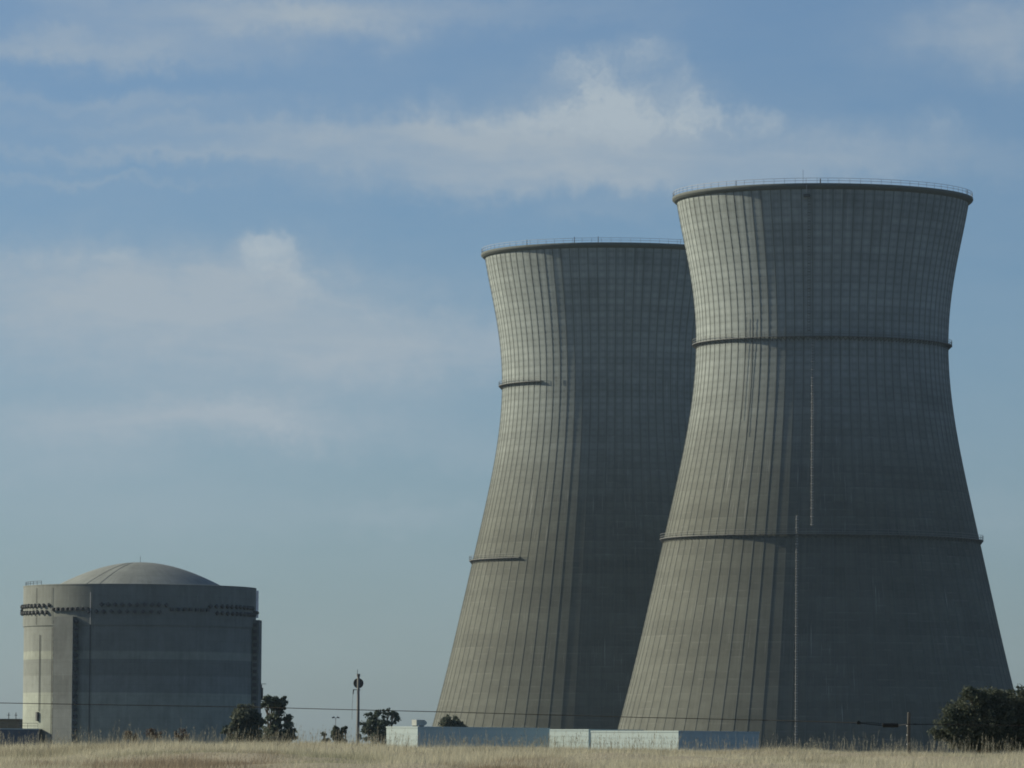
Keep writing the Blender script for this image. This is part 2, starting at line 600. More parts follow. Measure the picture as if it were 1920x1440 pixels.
# ------------------------------------------------------------------ cooling towers
D1 = 1248.0
S1 = D1 / F_PX
_prof_y = [378, 450, 540, 600, 655, 720, 800, 900, 1000, 1115, 1200, 1285, 1365, 1434, 1490]
_prof_r = [274, 261, 244, 238, 236, 239, 252, 271, 291, 317.5, 338, 358.5, 378.5, 396, 410]
_pz = np.array([(1434 - y) * S1 + EYE - GZ for y in _prof_y])[::-1]
_pr = np.array([r * S1 for r in _prof_r])[::-1]
_poly = np.polynomial.Polynomial.fit(_pz, _pr, 6)
TOP_Z = (1434 - 374) * S1 + EYE - GZ
def tr(z):
    return float(_poly(min(max(z, _pz[0]), _pz[-1] + 1)))
NL = int(TOP_Z / LIFT)
LH = TOP_Z / NL
LIFT = LH
def front(px, half):          # angle (world) for a point seen px right of the axis
    return -PI / 2 + math.asin(max(-1, min(1, px / half)))

SHARED = {}
def build_tower(px, py, D, label, far):
    c = P(px, py, D)
    root = empty('cooling_tower', (c.x, c.y, GZ), label, 'cooling tower', 'cooling towers')
    toward = math.atan2(-c.x, c.y)            # turn so that local -Y faces the camera
    root.rotation_euler = (0, 0, toward)
    first = 'lifts' not in SHARED
    if first:
        L = []
        for i in range(NL):
            z0, z1 = i * LH, (i + 1) * LH
            r0, r1 = tr(z0), tr(z1)
            prof = [(r0 - .35, z0), (r0, z0 + .004), (r1 + .035, z1 - .03), (r1 + .01, z1), (r1 - .35, z1)]
            mb = MB().ring(prof, NRIB)
            me = mb.build('concrete_lift', M_TOWER, root)
            L.append(me.data)
        SHARED['lifts'] = L
        # rib
        mb = MB()
        vs, fs = [], []
        for i in range(NL + 1):
            z = i * LH
            r = tr(z)
            w = .065
            vs += [(r - .05, -w, z), (r + .08, -w * .85, z), (r + .08, w * .85, z), (r - .05, w, z)]
        for i in range(NL):
            a, b = i * 4, i * 4 + 4
            for j in range(3):
                fs.append((a + j, a + j + 1, b + j + 1, b + j))
        fs += [(0, 3, 2, 1), tuple(NL * 4 + q for q in range(4))]
        o = mesh('rib', vs, fs, M_RIB, root)
        SHARED['rib'] = o.data
        start = 1
    else:
        for me in SHARED['lifts']:
            o = bpy.data.objects.new('concrete_lift', me)
            COL.objects.link(o)
            o.parent = root
        start = 0
    for i in range(start, NRIB):
        o = bpy.data.objects.new('rib', SHARED['rib'])
        COL.objects.link(o)
        o.parent = root
        o.rotation_euler = (0, 0, 2 * PI * i / NRIB)
    # rim
    T = TOP_Z
    r = tr(T)
    rim_prof = [(r - .5, T - .2), (r + .02, T - .75), (r + .5, T - .5), (r + .92, T - .12), (r + 1.02, T + .16),
                (r + .98, T + .44), (r + .8, T + .5), (r - .5, T + .5)]
    rim = MB().ring(rim_prof, 176).build('rim_lip', M_RIB, root)
    rz = T + .5
    rail = MB()
    rr = r + .82
    for hh in (.55, 1.1):
        rail.ring([(rr - .035, rz + hh - .035), (rr + .035, rz + hh - .035), (rr + .035, rz + hh + .035), (rr - .035, rz + hh + .035)], 176)
    for i in range(NRIB):
        a = 2 * PI * (i + .5) / NRIB
        rail.box((rr * math.cos(a), rr * math.sin(a), rz + .56), (.07, .07, 1.12))
    rail.build('railing', M_STEEL, rim)
    # rods and lamps on the rim
    if far:
        rods = [(-166, .05, 1.3, .11), (-77, .09, 1.45, .11), (-33, .09, 1.45, .11), (120, .05, 1.3, .06)]
    else:
        rods = [(-36, .05, 3.0, .04), (-4, .12, 1.0, .16), (272, .1, 1.1, .12), (-160, .05, 1.2, .08)]
    k = 1.0 if not far else D1 / D
    for dx, _, hh, w in rods:
        a = front(dx, 282 * k)
        q = r + .6
        MB().tube([(q * math.cos(a), q * math.sin(a), rz - .02), (q * math.cos(a), q * math.sin(a), rz + hh)], [w, w * .8], 6).build(
            'lightning_rod' if w < .1 else 'warning_lamp', M_DARKSTEEL, rim)
    # walkways
    for wy, arc in ((648, (-1, -.60)), (1014, (-1, -.62))):
        z = (1434 - wy) * S1 + EYE - GZ
        wr = tr(z) + .22
        if far:
            a0 = PI + .95
            a0, a1 = PI * .62, PI + (PI / 2 - math.asin(.63 if wy < 700 else .645))
        else:
            a0, a1 = 0, 2 * PI
        n = max(12, int(NRIB * (a1 - a0) / (2 * PI)))
        d = .72
        wk = MB().ring([(wr - .1, z - .10), (wr + d, z - .10), (wr + d, z), (wr - .1, z)], n * 2, a0, a1).build('walkway', M_DECK, root)
        rl = MB()
        q = wr + d - .06
        for hh in (.5, 1.05):
            rl.ring([(q - .035, z + hh - .035), (q + .035, z + hh - .035), (q + .035, z + hh + .035), (q - .035, z + hh + .035)], n * 2, a0, a1)
        rl.ring([(q + .03, z - .02), (q + .07, z - .02), (q + .07, z + .06), (q + .03, z + .06)], n * 2, a0, a1)
        for i in range(n + 1):
            a = a0 + (a1 - a0) * i / n
            rl.box((q * math.cos(a), q * math.sin(a), z + .53), (.07, .07, 1.06))
        rl.build('railing', M_RAIL, wk)
        br = MB()
        for i in range(n):
            for s in (0, .5):
                a = a0 + (a1 - a0) * (i + s) / n
                a2 = a0 + (a1 - a0) * (i + .25 + s) / n
                zz = z - .9
                ri = tr(zz) + .02
                br.tube([((wr + d - .1) * math.cos(a), (wr + d - .1) * math.sin(a), z - .10), (ri * math.cos(a2), ri * math.sin(a2), zz)], .05, 4)
                a3 = a0 + (a1 - a0) * (i + s + .5) / n
                br.tube([((wr + d - .1) * math.cos(a3), (wr + d - .1) * math.sin(a3), z - .10), (ri * math.cos(a2), ri * math.sin(a2), zz)], .05, 4)
        br.build('bracket', M_DARKSTEEL, wk)
    # ladders
    def ladder(px_off, y0, y1, mat, cage=True, w=.17):
        zt, zb = ((1434 - y) * S1 + EYE - GZ for y in (y0, y1))
        n = max(2, int((zt - zb) / 1.2))
        mb = MB()
        for s in (-1, 1):
            pts = []
            for i in range(n + 1):
                z = zb + (zt - zb) * i / n
                a = front(px_off, tr(z) / S1)
                q = tr(z) + .42
                pts.append((q * math.cos(a) - s * w * math.sin(a), q * math.sin(a) + s * w * math.cos(a), z))
            mb.tube(pts, .028, 4)
        m2 = max(2, int((zt - zb) / .6))
        for i in range(m2):
            z = zb + (zt - zb) * (i + .5) / m2
            a = front(px_off, tr(z) / S1)
            q = tr(z) + .42
            t = Vector((-math.sin(a), math.cos(a), 0))
            p = Vector((q * math.cos(a), q * math.sin(a), z))
            mb.tube([p - t * w, p + t * w], .03, 4)
            if cage and i % 3 == 0:
                nrm = Vector((math.cos(a), math.sin(a), 0))
                mb.tube([p + (t * math.cos(th) * .36 + nrm * math.sin(th) * .6) for th in np.linspace(0, PI, 7)], .038, 4)
                mb.tube([p, p - nrm * .45], .05, 4)
        return mb.build('ladder', mat, root)
    if not far:
        ladder(-24, 380, 640, M_DARKSTEEL, True, .26)
        ladder(-17, 652, 1000, M_STEEL)
        ladder(-44, 980, 1428, M_STEEL)
        a = front(-29, 282)
        q = r - .1
        zz = T - 2.2
        hb = MB()
        hb.box((0, 0, 0), (1.2, 1.4, .6), None)
        ho = hb.build('hoist_box', M_DARKSTEEL, root)
        ho.location = ((tr(zz) + .6) * math.cos(a), (tr(zz) + .6) * math.sin(a), zz)
        ho.rotation_euler = (0, 0, a)
        MB().tube([((r + .9) * math.cos(a), (r + .9) * math.sin(a), T + .5), ((r + 1.1) * math.cos(a), (r + 1.1) * math.sin(a), T - 1.6)], .06, 5).build('hanging_cable', M_STEEL, root)
        # slack pipes that hang along the lit side
        for dx, y0, y1 in ((-127, 610, 830), (-138, 610, 800)):
            pts = []
            for i in range(25):
                yy = y0 + (y1 - y0) * i / 24
                z = (1434 - yy) * S1 + EYE - GZ
                a = front(dx - max(0, yy - 655) * .06, tr(z) / S1)
                q = tr(z) + .28
                pts.append((q * math.cos(a), q * math.sin(a), z))
            MB().tube(pts, .045, 5).build('downpipe', M_DARKSTEEL, root)
    else:
        ladder(-120, 640, 652, M_DARKSTEEL, False)
    return root

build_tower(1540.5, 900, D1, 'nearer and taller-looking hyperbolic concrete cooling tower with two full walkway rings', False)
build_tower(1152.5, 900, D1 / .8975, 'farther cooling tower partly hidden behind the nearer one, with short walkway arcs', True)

# ------------------------------------------------------------------ containment building
DR = 936.0
SR = DR / F_PX
RR = 216.0 * SR
def rz_(y):
    return (1425 - y) * SR + EYE - GZ
def build_reactor():
    c = P(261.5, 1200, DR)
    root = empty('containment_building', (c.x, c.y, GZ), 'round concrete reactor building with shallow dome and rows of dark tendon anchors', 'reactor building')
    root.rotation_euler = (0, 0, math.atan2(-c.x, c.y))
    def ang(phi):          # phi: degrees left of the side that faces the camera
        return -PI / 2 - R(phi)
    def wall(y_top, y_bot, tone, extra=0.0):
        z1, z0 = rz_(y_top), rz_(y_bot) if y_bot else 0.0
        o = MB().ring([(RR - 1.2, z0), (RR + extra, z0), (RR + extra, z1), (RR - 1.2, z1)], 144).build('concrete_pour', M_REACT, root, True)
        for p in o.data.polygons:
            p.use_smooth = abs(p.normal.z) < .5
        o.color = tone + (1,)
        o.data.polygons.foreach_set('use_smooth', [abs(p.normal.z) < .5 for p in o.data.polygons])
        em = o.modifiers.new('edge', 'EDGE_SPLIT')
        em.split_angle = R(40)
        return o
    base = (.165, .184, .175)
    def t(k, w=1.0):
        return (base[0] * k, base[1] * k, base[2] * k * w)
    pours = [(1104, 1178.2, .92, .16), (1178.2, 1225, .98, 0.0), (1225, 1240, 1.32, .012), (1240, 1270.5, .94, 0), (1270.5, 1301.5, 1.10, .012),
             (1301.5, 1333, 1.48, 0), (1333, None, 1.42, .012)]
    for y0, y1, k, ex in pours:
        wall(y0, y1, t(k, 1.0 if k < 1.2 else .93), ex)
    # roof slab behind the parapet
    zr = rz_(1104)
    def lathe(prof, n, name, tone, parent):
        vs, fs = [], []
        for i in range(n):
            a = 2 * PI * i / n
            for r_, z_ in prof:
                vs.append((r_ * math.cos(a), r_ * math.sin(a), z_))
        k = len(prof)
        for i in range(n):
            i2 = (i + 1) % n
            for j in range(k - 1):
                fs.append((i * k + j, i2 * k + j, i2 * k + j + 1, i * k + j + 1))
        o = mesh(name, vs, fs, M_REACT, parent, True)
        o.color = tone + (1,)
        return o
    lathe([(RR + .1, zr + .01), (RR - .6, zr + .03), (16.2, zr + .05), (14.5, zr + .06)], 96, 'roof_slab', t(1.15, 1.05), root)
    Hd = 4.35
    prof = []
    for i in range(29):
        q = 14.6 * (1 - i / 28)
        s = q / 14.6
        h = Hd * (1 - s * s) * (1 - .12 * s * s)
        prof.append((max(q, .02), zr + .06 + h))
    dome = lathe(prof, 96, 'dome', t(1.12, 1.02), root)
    # raised seams over the dome
    for a0, lab in ((PI * 1.28, 0), (PI * 1.34, 0), (PI * .55, 0)):
        pts = [(r_ * math.cos(a0 + .10 * (1 - r_ / 14.6)), r_ * math.sin(a0 + .10 * (1 - r_ / 14.6)), z_ + .03) for r_, z_ in prof[1:-6]]
        MB().tube(pts, .024, 5).build('dome_conduit', M_RAIL, dome)
    MB().tube([(0, 0, zr + Hd), (0, 0, zr + Hd + 1.1)], .035, 5).build('lightning_rod', M_DARKSTEEL, dome)
    # parapet lip
    lip = MB().ring([(RR - .3, zr), (RR + .20, zr - .02), (RR + .20, zr + .16), (RR - .3, zr + .2)], 144).build('parapet', M_REACT, root)
    lip.color = t(1.0) + (1,)
    # roof railing, left
    rl = MB()
    for hh in (.3, .6):
        for i in range(6):
            a, b2 = ang(86 - i * 4.6), ang(86 - (i + 1) * 4.6)
            rl.tube([(RR * .99 * math.cos(a), RR * .99 * math.sin(a), zr + .2 + hh), (RR * .99 * math.cos(b2), RR * .99 * math.sin(b2), zr + .2 + hh)], .035, 4)
    for i in range(7):
        a = ang(86 - i * 4.6)
        rl.box((RR * .99 * math.cos(a), RR * .99 * math.sin(a), zr + .45), (.07, .07, .7))
    rl.build('roof_railing', M_DARKSTEEL, root)
    # buttresses, 120 degrees apart
    for phi in (38.0, -82.0, 158.0):
        a = ang(phi)
        zt = rz_(1162.5)
        b = MB()
        wv, dep = 2.0, 1.05
        M = Matrix.Rotation(a, 3, 'Z')
        segs = [1162.5, 1178.2, 1225, 1240, 1270.5, 1301.5, 1333, None]
        for i in range(len(segs) - 1):
            z1 = rz_(segs[i])
            z0 = rz_(segs[i + 1]) if segs[i + 1] else 0.0
            k = (.86, .86, .94, 1.02, .86, .98, 1.12, 1.10)[i]
            o = MB().box(((RR - .3 + RR + dep) / 2, 0, (z0 + z1) / 2), (dep + .3, wv * 2, z1 - z0)).build('buttress', M_REACT, root)
            o.rotation_euler = (0, 0, a)
            o.color = t(k, 1.03) + (1,)
        shared = None
        for i in range(19):
            z = rz_(1172 + 12.4 * i)
            if z < 1:
                break
            for s in (-1, 1):
                if shared is None:
                    shared = MB().box((0, 0, 0), (.62, .34, .62)).box((0, .02, 0), (.42, .62, .42)).build('tendon_anchor', M_ANCHOR, root).data
                    bpy.data.objects.remove(bpy.data.objects['tendon_anchor'] if False else [q for q in COL.objects if q.data == shared][0])
                o = bpy.data.objects.new('tendon_anchor', shared)
                COL.objects.link(o)
                o.parent = root
                p = M @ Vector((RR + .42, s * (wv + .16), 0))
                o.location = (p.x, p.y, z)
                o.rotation_euler = (0, 0, a if s > 0 else a + PI)
    # vertical dome tendon anchors round the ring girder
    can = MB().box((.20, 0, 0), (.4, .52, .52), Matrix.Rotation(PI / 4, 3, 'X')).box((.44, 0, 0), (.16, .34, .34), Matrix.Rotation(PI / 4, 3, 'X'))
    can_o = can.build('tendon_anchor', M_ANCHOR, root)
    sq = MB().box((.22, 0, -.02), (.4, .54, .54)).box((.46, 0, 0), (.16, .3, .3)).build('tendon_anchor', M_ANCHOR, root)
    d_can, d_sq = can_o.data, sq.data
    def put(data, phi, y):
        a = ang(phi)
        o = bpy.data.objects.new('tendon_anchor', data)
        COL.objects.link(o)
        o.parent = root
        o.location = ((RR + .12) * math.cos(a), (RR + .12) * math.sin(a), rz_(y) - .012 * 0)
        o.rotation_euler = (0, 0, a)
    bpy.data.objects.remove(can_o)
    bpy.data.objects.remove(sq)
    for a0, a1, n_ in ((46.6, 26.2, 8), (-15.6, -34.7, 7), (106, 92, 5), (-76, -92, 6)):          # single rows
        for i in range(n_):
            put(d_sq, a0 + (a1 - a0) * i / (n_ - 1) + rng.uniform(-.15, .15), 1148.0 + rng.uniform(-.4, .4))
    for a0, a1, y, n_ in ((18.9, -12.9, 1140.5, 10), (25.2, -9.3, 1153.0, 10), (-36.3, -73, 1141.0, 11), (-40.4, -77, 1153.5, 11),
                          (90, 50.0, 1141.0, 11), (88, 51.5, 1153.5, 10)):          # double rows
        for i in range(n_):
            put(d_can, a0 + (a1 - a0) * i / (n_ - 1) + rng.uniform(-.2, .2), y + rng.uniform(-.4, .4))
    # conduits
    def conduit(px, y0, y1, rad, mat, out=.12):
        phi = math.degrees(math.asin((261 - px) / 216.0))
        a = ang(phi)
        q = RR + out
        return MB().tube([(q * math.cos(a), q * math.sin(a), rz_(y0)), (q * math.cos(a), q * math.sin(a), rz_(y1) if y1 else 0)], rad, 5).build('conduit', mat, root)
    conduit(78, 1195, 1336, .06, M_DARKSTEEL)
    conduit(101, 1181, None, .05, M_DARKSTEEL)
    conduit(101, 1108, 1176, .03, M_RAIL, .26)
    conduit(72, 1108, 1176, .035, M_DARKSTEEL, .26)
    conduit(172, 1118, 1177, .07, M_STEEL, .34)  # upper stretch painted paler to look sunlit; dark steel continues it below
    conduit(171, 1177, None, .07, M_DARKSTEEL)
    phi = math.degrees(math.asin((261 - 76.0) / 216))
    a = ang(phi)
    ob = MB().box((.2, 0, 0), (.4, .5, 1.5)).build('junction_box', M_DARKSTEEL, root)
    ob.location = (RR * math.cos(a), RR * math.sin(a), rz_(1346))
    ob.rotation_euler = (0, 0, a)
    # service column and equipment on the right edge
    a = ang(-88)
    MB().box((RR + .2, 0, rz_(1132)), (.7, 1.2, 4.6)).build('service_column', M_REACT, root).rotation_euler = (0, 0, a)
    eq = MB()
    q = RR + .85
    eq.box((q + .35, 0, rz_(1300)), (.55, .9, 2.1)).box((q + .3, 0, rz_(1286)), (.3, .4, .7))
    eq.box((q + .4, 0, rz_(1314)), (1.3, 1.2, .14)).box((q + .5, 0, rz_(1281)), (1.3, .08, .08)).box((q + .95, 0, rz_(1304)), (.9, .6, .1))
    eq.box((q - .6, 0, rz_(1314)), (1.2, .3, .14)).box((q - .5, 0, rz_(1290)), (1.2, .1, .1))
    eq.build('hoist_platform', M_DARKSTEEL, root).rotation_euler = (0, 0, a)
build_reactor()

# ------------------------------------------------------------------ low buildings
def courses_building(name, corner, yaw, wl, wr_, ztop, label, nc=11, mat=None):
    """corner = near vertical corner; left face length wl, right face length wr_; yaw = bearing of the left face normal (degrees)"""
    mat = mat or M_SIDING
    nb = R(yaw)
    nl = Vector((math.sin(nb), math.cos(nb), 0))         # left (lit) face normal
    nr = Vector((math.sin(nb - PI / 2), math.cos(nb - PI / 2), 0))   # right face normal
    # the left face runs away from the corner along -nr, the right face along -nl
    ex, ey = -nr, -nl
    root = empty(name, (corner.x, corner.y, GZ), label, 'building')
    h = ztop - GZ
    def prism(z0, z1, grow, nm, m, par=root):
        o0 = -ex * grow - ey * grow
        a = o0
        b = o0 + ex * (wl + 2 * grow)
        c = b + ey * (wr_ + 2 * grow)
        d = a + ey * (wr_ + 2 * grow)
        vs = [Vector((p.x, p.y, z0)) for p in (a, b, c, d)] + [Vector((p.x, p.y, z1)) for p in (a, b, c, d)]
        fs = [(0, 1, 2, 3), (7, 6, 5, 4), (4, 5, 1, 0), (5, 6, 2, 1), (6, 7, 3, 2), (7, 4, 0, 3)]
        return mesh(nm, vs, fs, m, par)
    ch = (h - .2) / nc
    for i in range(nc):
        prism(i * ch, i * ch + ch * .94, 0, 'siding_course', mat)
        prism(i * ch + ch * .94, (i + 1) * ch, -.03, 'siding_joint', mat)
    prism(h - .2, h, .05, 'roof_trim', mat)
    return root

s7 = 700 / F_PX
zA = P(783, 1362, 700).z
A = courses_building('white_building', P(783, 1390, 700), 228, 60 * s7 / .669, 22.5, zA,
                     'low white metal building carrying the roof unit, left of the other white buildings')
B1 = courses_building('white_building', P(1103.5, 1390, 714), 226, 7.8, 10.0, P(1106, 1367.5, 716).z,
                      'short white building section between the two longer white buildings')
B2 = courses_building('white_building', P(1272, 1390, 690), 226, 161 * 690 / F_PX / .695, 158 * 690 / F_PX / .719, P(1272, 1370, 690).z,
                      'white building with a long lit wall ending in a dark blue shaded side')

# roof unit on the white building
uc = P(783, 1361, 701)
nb = R(228)
ru = empty('roof_unit', (uc.x, uc.y, zA), 'small grey roof unit with pointed hood on the left white building', 'roof unit', None, -nb + PI)
uo = MB()
# body along local +x (away to the right), hood at the far end
L_, Wd, Hh = 1.35, .9, .85
vs = [(0, 0, .12), (0, Wd, .12), (0, Wd, Hh), (0, 0, Hh), (L_, 0, .12), (L_, Wd, .12), (L_, Wd, Hh), (L_, 0, Hh),
      (L_ + .42, 0, .36), (L_ + .42, Wd, .36), (L_ + .42, Wd, .55), (L_ + .42, 0, .55)]
fs = [(0, 3, 2, 1), (0, 4, 7, 3), (1, 2, 6, 5), (3, 7, 6, 2), (0, 1, 5, 4), (4, 8, 11, 7), (5, 6, 10, 9), (7, 11, 10, 6), (4, 5, 9, 8), (8, 9, 10, 11)]
body = mesh('housing', vs, fs, M_ROOFUNIT, ru)
for i in range(4):
    MB().box((.25 + i * .3, -.012, .48), (.03, .03, .6)).build('panel_seam', M_STEEL, body)
for x_ in (.15, 1.2):
    MB().box((x_, Wd / 2, .06), (.12, Wd, .12)).build('skid', M_DARKSTEEL, ru)
ru.rotation_euler = (0, 0, R(42))
ru.location = (uc.x - .15, uc.y + .4, zA)

# buildings at the far left
lb = P(74, 1368, 922)
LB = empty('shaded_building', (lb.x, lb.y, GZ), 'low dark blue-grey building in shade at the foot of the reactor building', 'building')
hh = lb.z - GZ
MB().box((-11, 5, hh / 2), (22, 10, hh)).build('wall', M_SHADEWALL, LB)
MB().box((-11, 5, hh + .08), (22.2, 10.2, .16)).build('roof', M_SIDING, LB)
for i in range(5):
    MB().box((-3.2 - i * 4.2, -.03, hh * .55), (.08, .06, hh * .85)).build('wall_seam', M_SHADEWALL, LB)
rl = MB()
for hz_ in (.45, .9):
    rl.tube([(-.3, .4, hh + .15 + hz_), (-9, .4, hh + .15 + hz_)], .03, 4)
for i in range(6):
    rl.tube([(-.3 - i * 1.7, .4, hh + .1), (-.3 - i * 1.7, .4, hh + 1.1)], .03, 4)
rl.build('roof_railing', M_DARKSTEEL, LB)

tb = P(38, 1350, 985)
TB = empty('tan_building', (tb.x, tb.y, GZ), 'flat tan building at the left edge behind the shaded one', 'building')
hh2 = tb.z - GZ
MB().box((-12.2, 6, hh2 / 2), (24, 12, hh2)).build('wall', M_TAN, TB)
MB().box((-12.2, 6, hh2 + .1), (24.3, 12.3, .2)).build('roof_edge', M_TAN, TB)
for px_, top in ((16.5, 1336), (30, 1336)):
    q = P(px_, top, 990)
    mast = empty('roof_mast', (q.x, q.y, tb.z + .1), ('left one' if px_ < 20 else 'right one') + ' of two thin masts on the flat tan roof', 'mast', 'masts on the tan roof')
    hm = q.z - tb.z - .1
    MB().tube([(0, 0, 0), (0, 0, hm)], .07, 5).build('pole', M_DARKSTEEL, mast)
    MB().tube([(-.25, 0, hm * .62), (.25, 0, hm * .62)], .05, 4).build('cross_arm', M_DARKSTEEL, mast)

# ------------------------------------------------------------------ pole with dish
pp = P(671, 1390, 640)
dpz = P(672, 1281, 640).z
ptop = P(672, 1267.5, 640).z
g0 = float(ground_z(pp.x, pp.y))
DP = empty('antenna_pole', (pp.x, pp.y, g0), 'dark pole with a round dish near its top beside the small trees', 'antenna pole')
MB().tube([(0, 0, 0), (0, 0, (ptop - g0) * .5), (0, 0, ptop - g0)], [.24, .19, .15], 10).build('pole', M_POLE, DP, True)
MB().tube([(0, 0, ptop - g0 - .05), (0, 0, ptop - g0 + .25)], [.2, .2], 8).build('pole_cap', M_POLE, DP)
MB().tube([(-.12, 0, ptop - g0), (-.12, 0, ptop - g0 + .75)], .03, 5).build('whip_antenna', M_DARKSTEEL, DP)
dz = dpz - g0
vs, fs = [], []
ND = 28
for ring_i, (q, yy) in enumerate(((.02, .30), (.3, .27), (.48, .2), (.585, .12), (.585, -.12), (.55, -.12), (.45, .08), (.3, .17), (.02, .2))):
    for k in range(ND):
        th = 2 * PI * k / ND
        vs.append((q * math.cos(th), yy, q * math.sin(th)))
for r_i in range(8):
    for k in range(ND):
        k2 = (k + 1) % ND
        fs.append((r_i * ND + k, r_i * ND + k2, (r_i + 1) * ND + k2, (r_i + 1) * ND + k))
dish = mesh('dish', vs, fs, M_POLE, DP, False, (0, .36, dz))
MB().tube([(-.16, -.02, -.42), (-.16, -.02, .42)], .035, 5).build('dish_strut', M_SIDING, dish)
MB().box((0, -.25, 0), (.22, .2, .5)).build('dish_mount', M_DARKSTEEL, dish)
arm_z = P(672, 1293.5, 640).z - g0
MB().tube([(.25, 0, arm_z), (-.6, 0, arm_z + .03)], .045, 5).build('side_arm', M_DARKSTEEL, DP)
MB().tube([(-.55, 0, arm_z), (-.6, 0, arm_z - .5)], [.09, .06], 6).build('insulator', M_DARKSTEEL, DP)
MB().tube([(-.6, 0, arm_z - .4), (-.68, 0, arm_z - 1.6), (-.7, 0, arm_z - 3.4)], .018, 4).build('hanging_wire', M_DARKSTEEL, DP)

# floodlight pole behind the sapling
fp = P(629, 1390, 760)
fg = float(ground_z(fp.x, fp.y))
ft = P(629, 1346, 760).z - fg
FP = empty('light_pole', (fp.x, fp.y, fg), 'thin floodlight pole with two lamp heads rising behind the sapling', 'light pole')
MB().tube([(0, 0, 0), (0, 0, ft)], [.09, .05], 6).build('pole', M_STEEL, FP)
for s in (-1, 1):
    MB().tube([(0, 0, ft - .05), (s * .3, 0, ft + .05)], .03, 4).build('arm', M_STEEL, FP)
    MB().box((s * .33, 0, ft + .06), (.36, .3, .18), Matrix.Rotation(s * .35, 3, 'Y')).build('lamp_head', M_DARKSTEEL, FP)

# ------------------------------------------------------------------ cable with splice case, fence post
cp = [(-900, 1299, 200), (-400, 1309, 196), (0, 1318, 193), (140, 1320.5, 192), (480, 1326, 190), (672, 1331, 188), (820, 1334.5, 187), (960, 1338.5, 186),
      (1200, 1345, 184), (1440, 1350.5, 182), (1610, 1355.5, 180), (1640, 1359, 180), (1655, 1360, 180), (1684, 1360, 180), (1700, 1358, 179), (1760, 1358.5, 179), (1960, 1361, 178),
      (2300, 1352, 176), (2700, 1338, 174)]
cw_pts = [P(*q) for q in cp]
CB = empty('overhead_cable', cw_pts[10], 'thin black overhead cable crossing the picture with a sausage-shaped splice case', 'cable')
base_c = cw_pts[10].copy()
loc = [p - base_c for p in cw_pts]
def smooth_path(pts, k=6):
    out = []
    for i in range(len(pts) - 1):
        p0, p1, p2, p3 = pts[max(i - 1, 0)], pts[i], pts[i + 1], pts[min(i + 2, len(pts) - 1)]
        for j in range(k):
            t = j / k
            out.append(p1 + (p2 - p1) * t if (p2 - p1).length > 6 else
                       0.5 * ((2 * p1) + (p2 - p0) * t + (2 * p0 - 5 * p1 + 4 * p2 - p3) * t * t + (3 * p1 - p0 - 3 * p2 + p3) * t ** 3))
    out.append(pts[-1])
    return out
MB().tube(loc, .013, 5).build('wire', M_CABLE, CB)
ctr = (loc[12] + loc[13]) / 2
dirv = (loc[13] - loc[12]).normalized()
prof = [(-.26, .03), (-.25, .065), (-.2, .075), (-.18, .068), (0, .07), (.02, .075), (.18, .068), (.2, .075), (.25, .065), (.26, .03)]
MB().tube([ctr + dirv * a for a, _ in prof], [b for _, b in prof], 10).build('splice_case', M_CABLE, CB)
MB().tube([loc[10] - dirv * .06, loc[10] + dirv * .06], [.05, .05], 7).box(loc[10] + Vector((0, 0, .03)), (.06, .05, .08)).build('suspension_clamp', M_CABLE, CB)
MB().tube([loc[10] + Vector((.02, 0, .01)), loc[10] + Vector((.3, 0, .02)), loc[12] + Vector((.05, 0, .04))], .008, 4).build('bypass_wire', M_CABLE, CB)
q = P(1715, 1358, 179) - base_c
MB().box(q, (.09, .05, .04)).build('cable_tie', M_CABLE, CB)

def utility_pole(p, label):
    gz = float(ground_z(p.x, p.y))
    u = empty('utility_pole', (p.x, p.y + .16, gz), label, 'utility pole', 'poles that carry the cable')
    h = p.z - gz
    MB().tube([(0, 0, -.3), (0, 0, h + 2.0)], [.16, .12], 10).build('pole', M_WOOD, u, True)
    MB().box((0, -.13, h), (.12, .1, .12)).build('clamp', M_DARKSTEEL, u)
utility_pole(cw_pts[0], 'wooden utility pole beyond the left edge that holds the cable')
utility_pole(cw_pts[-1], 'wooden utility pole beyond the right edge that holds the cable')

fpst = P(1704, 1405, 181)
fz = float(ground_z(fpst.x, fpst.y))
ftop = P(1705, 1335.5, 181).z
FPo = empty('fence_post', (fpst.x, fpst.y, fz - .3), 'single weathered wooden fence post standing in the dry grass', 'fence post', None, R(20))
MB().tube([(0, 0, 0), (0.004, 0, .5), (-.004, .003, 1.0), (.006, 0, ftop - fz + .27), (.006, 0, ftop - fz + .3)], [.06, .058, .056, .054, .044], 9).build('post', M_WOOD, FPo)
for z_ in (.75, 1.05, 1.35):
    MB().box((-.07, -.02, z_), (.03, .05, .03)).build('staple', M_STEEL, FPo)

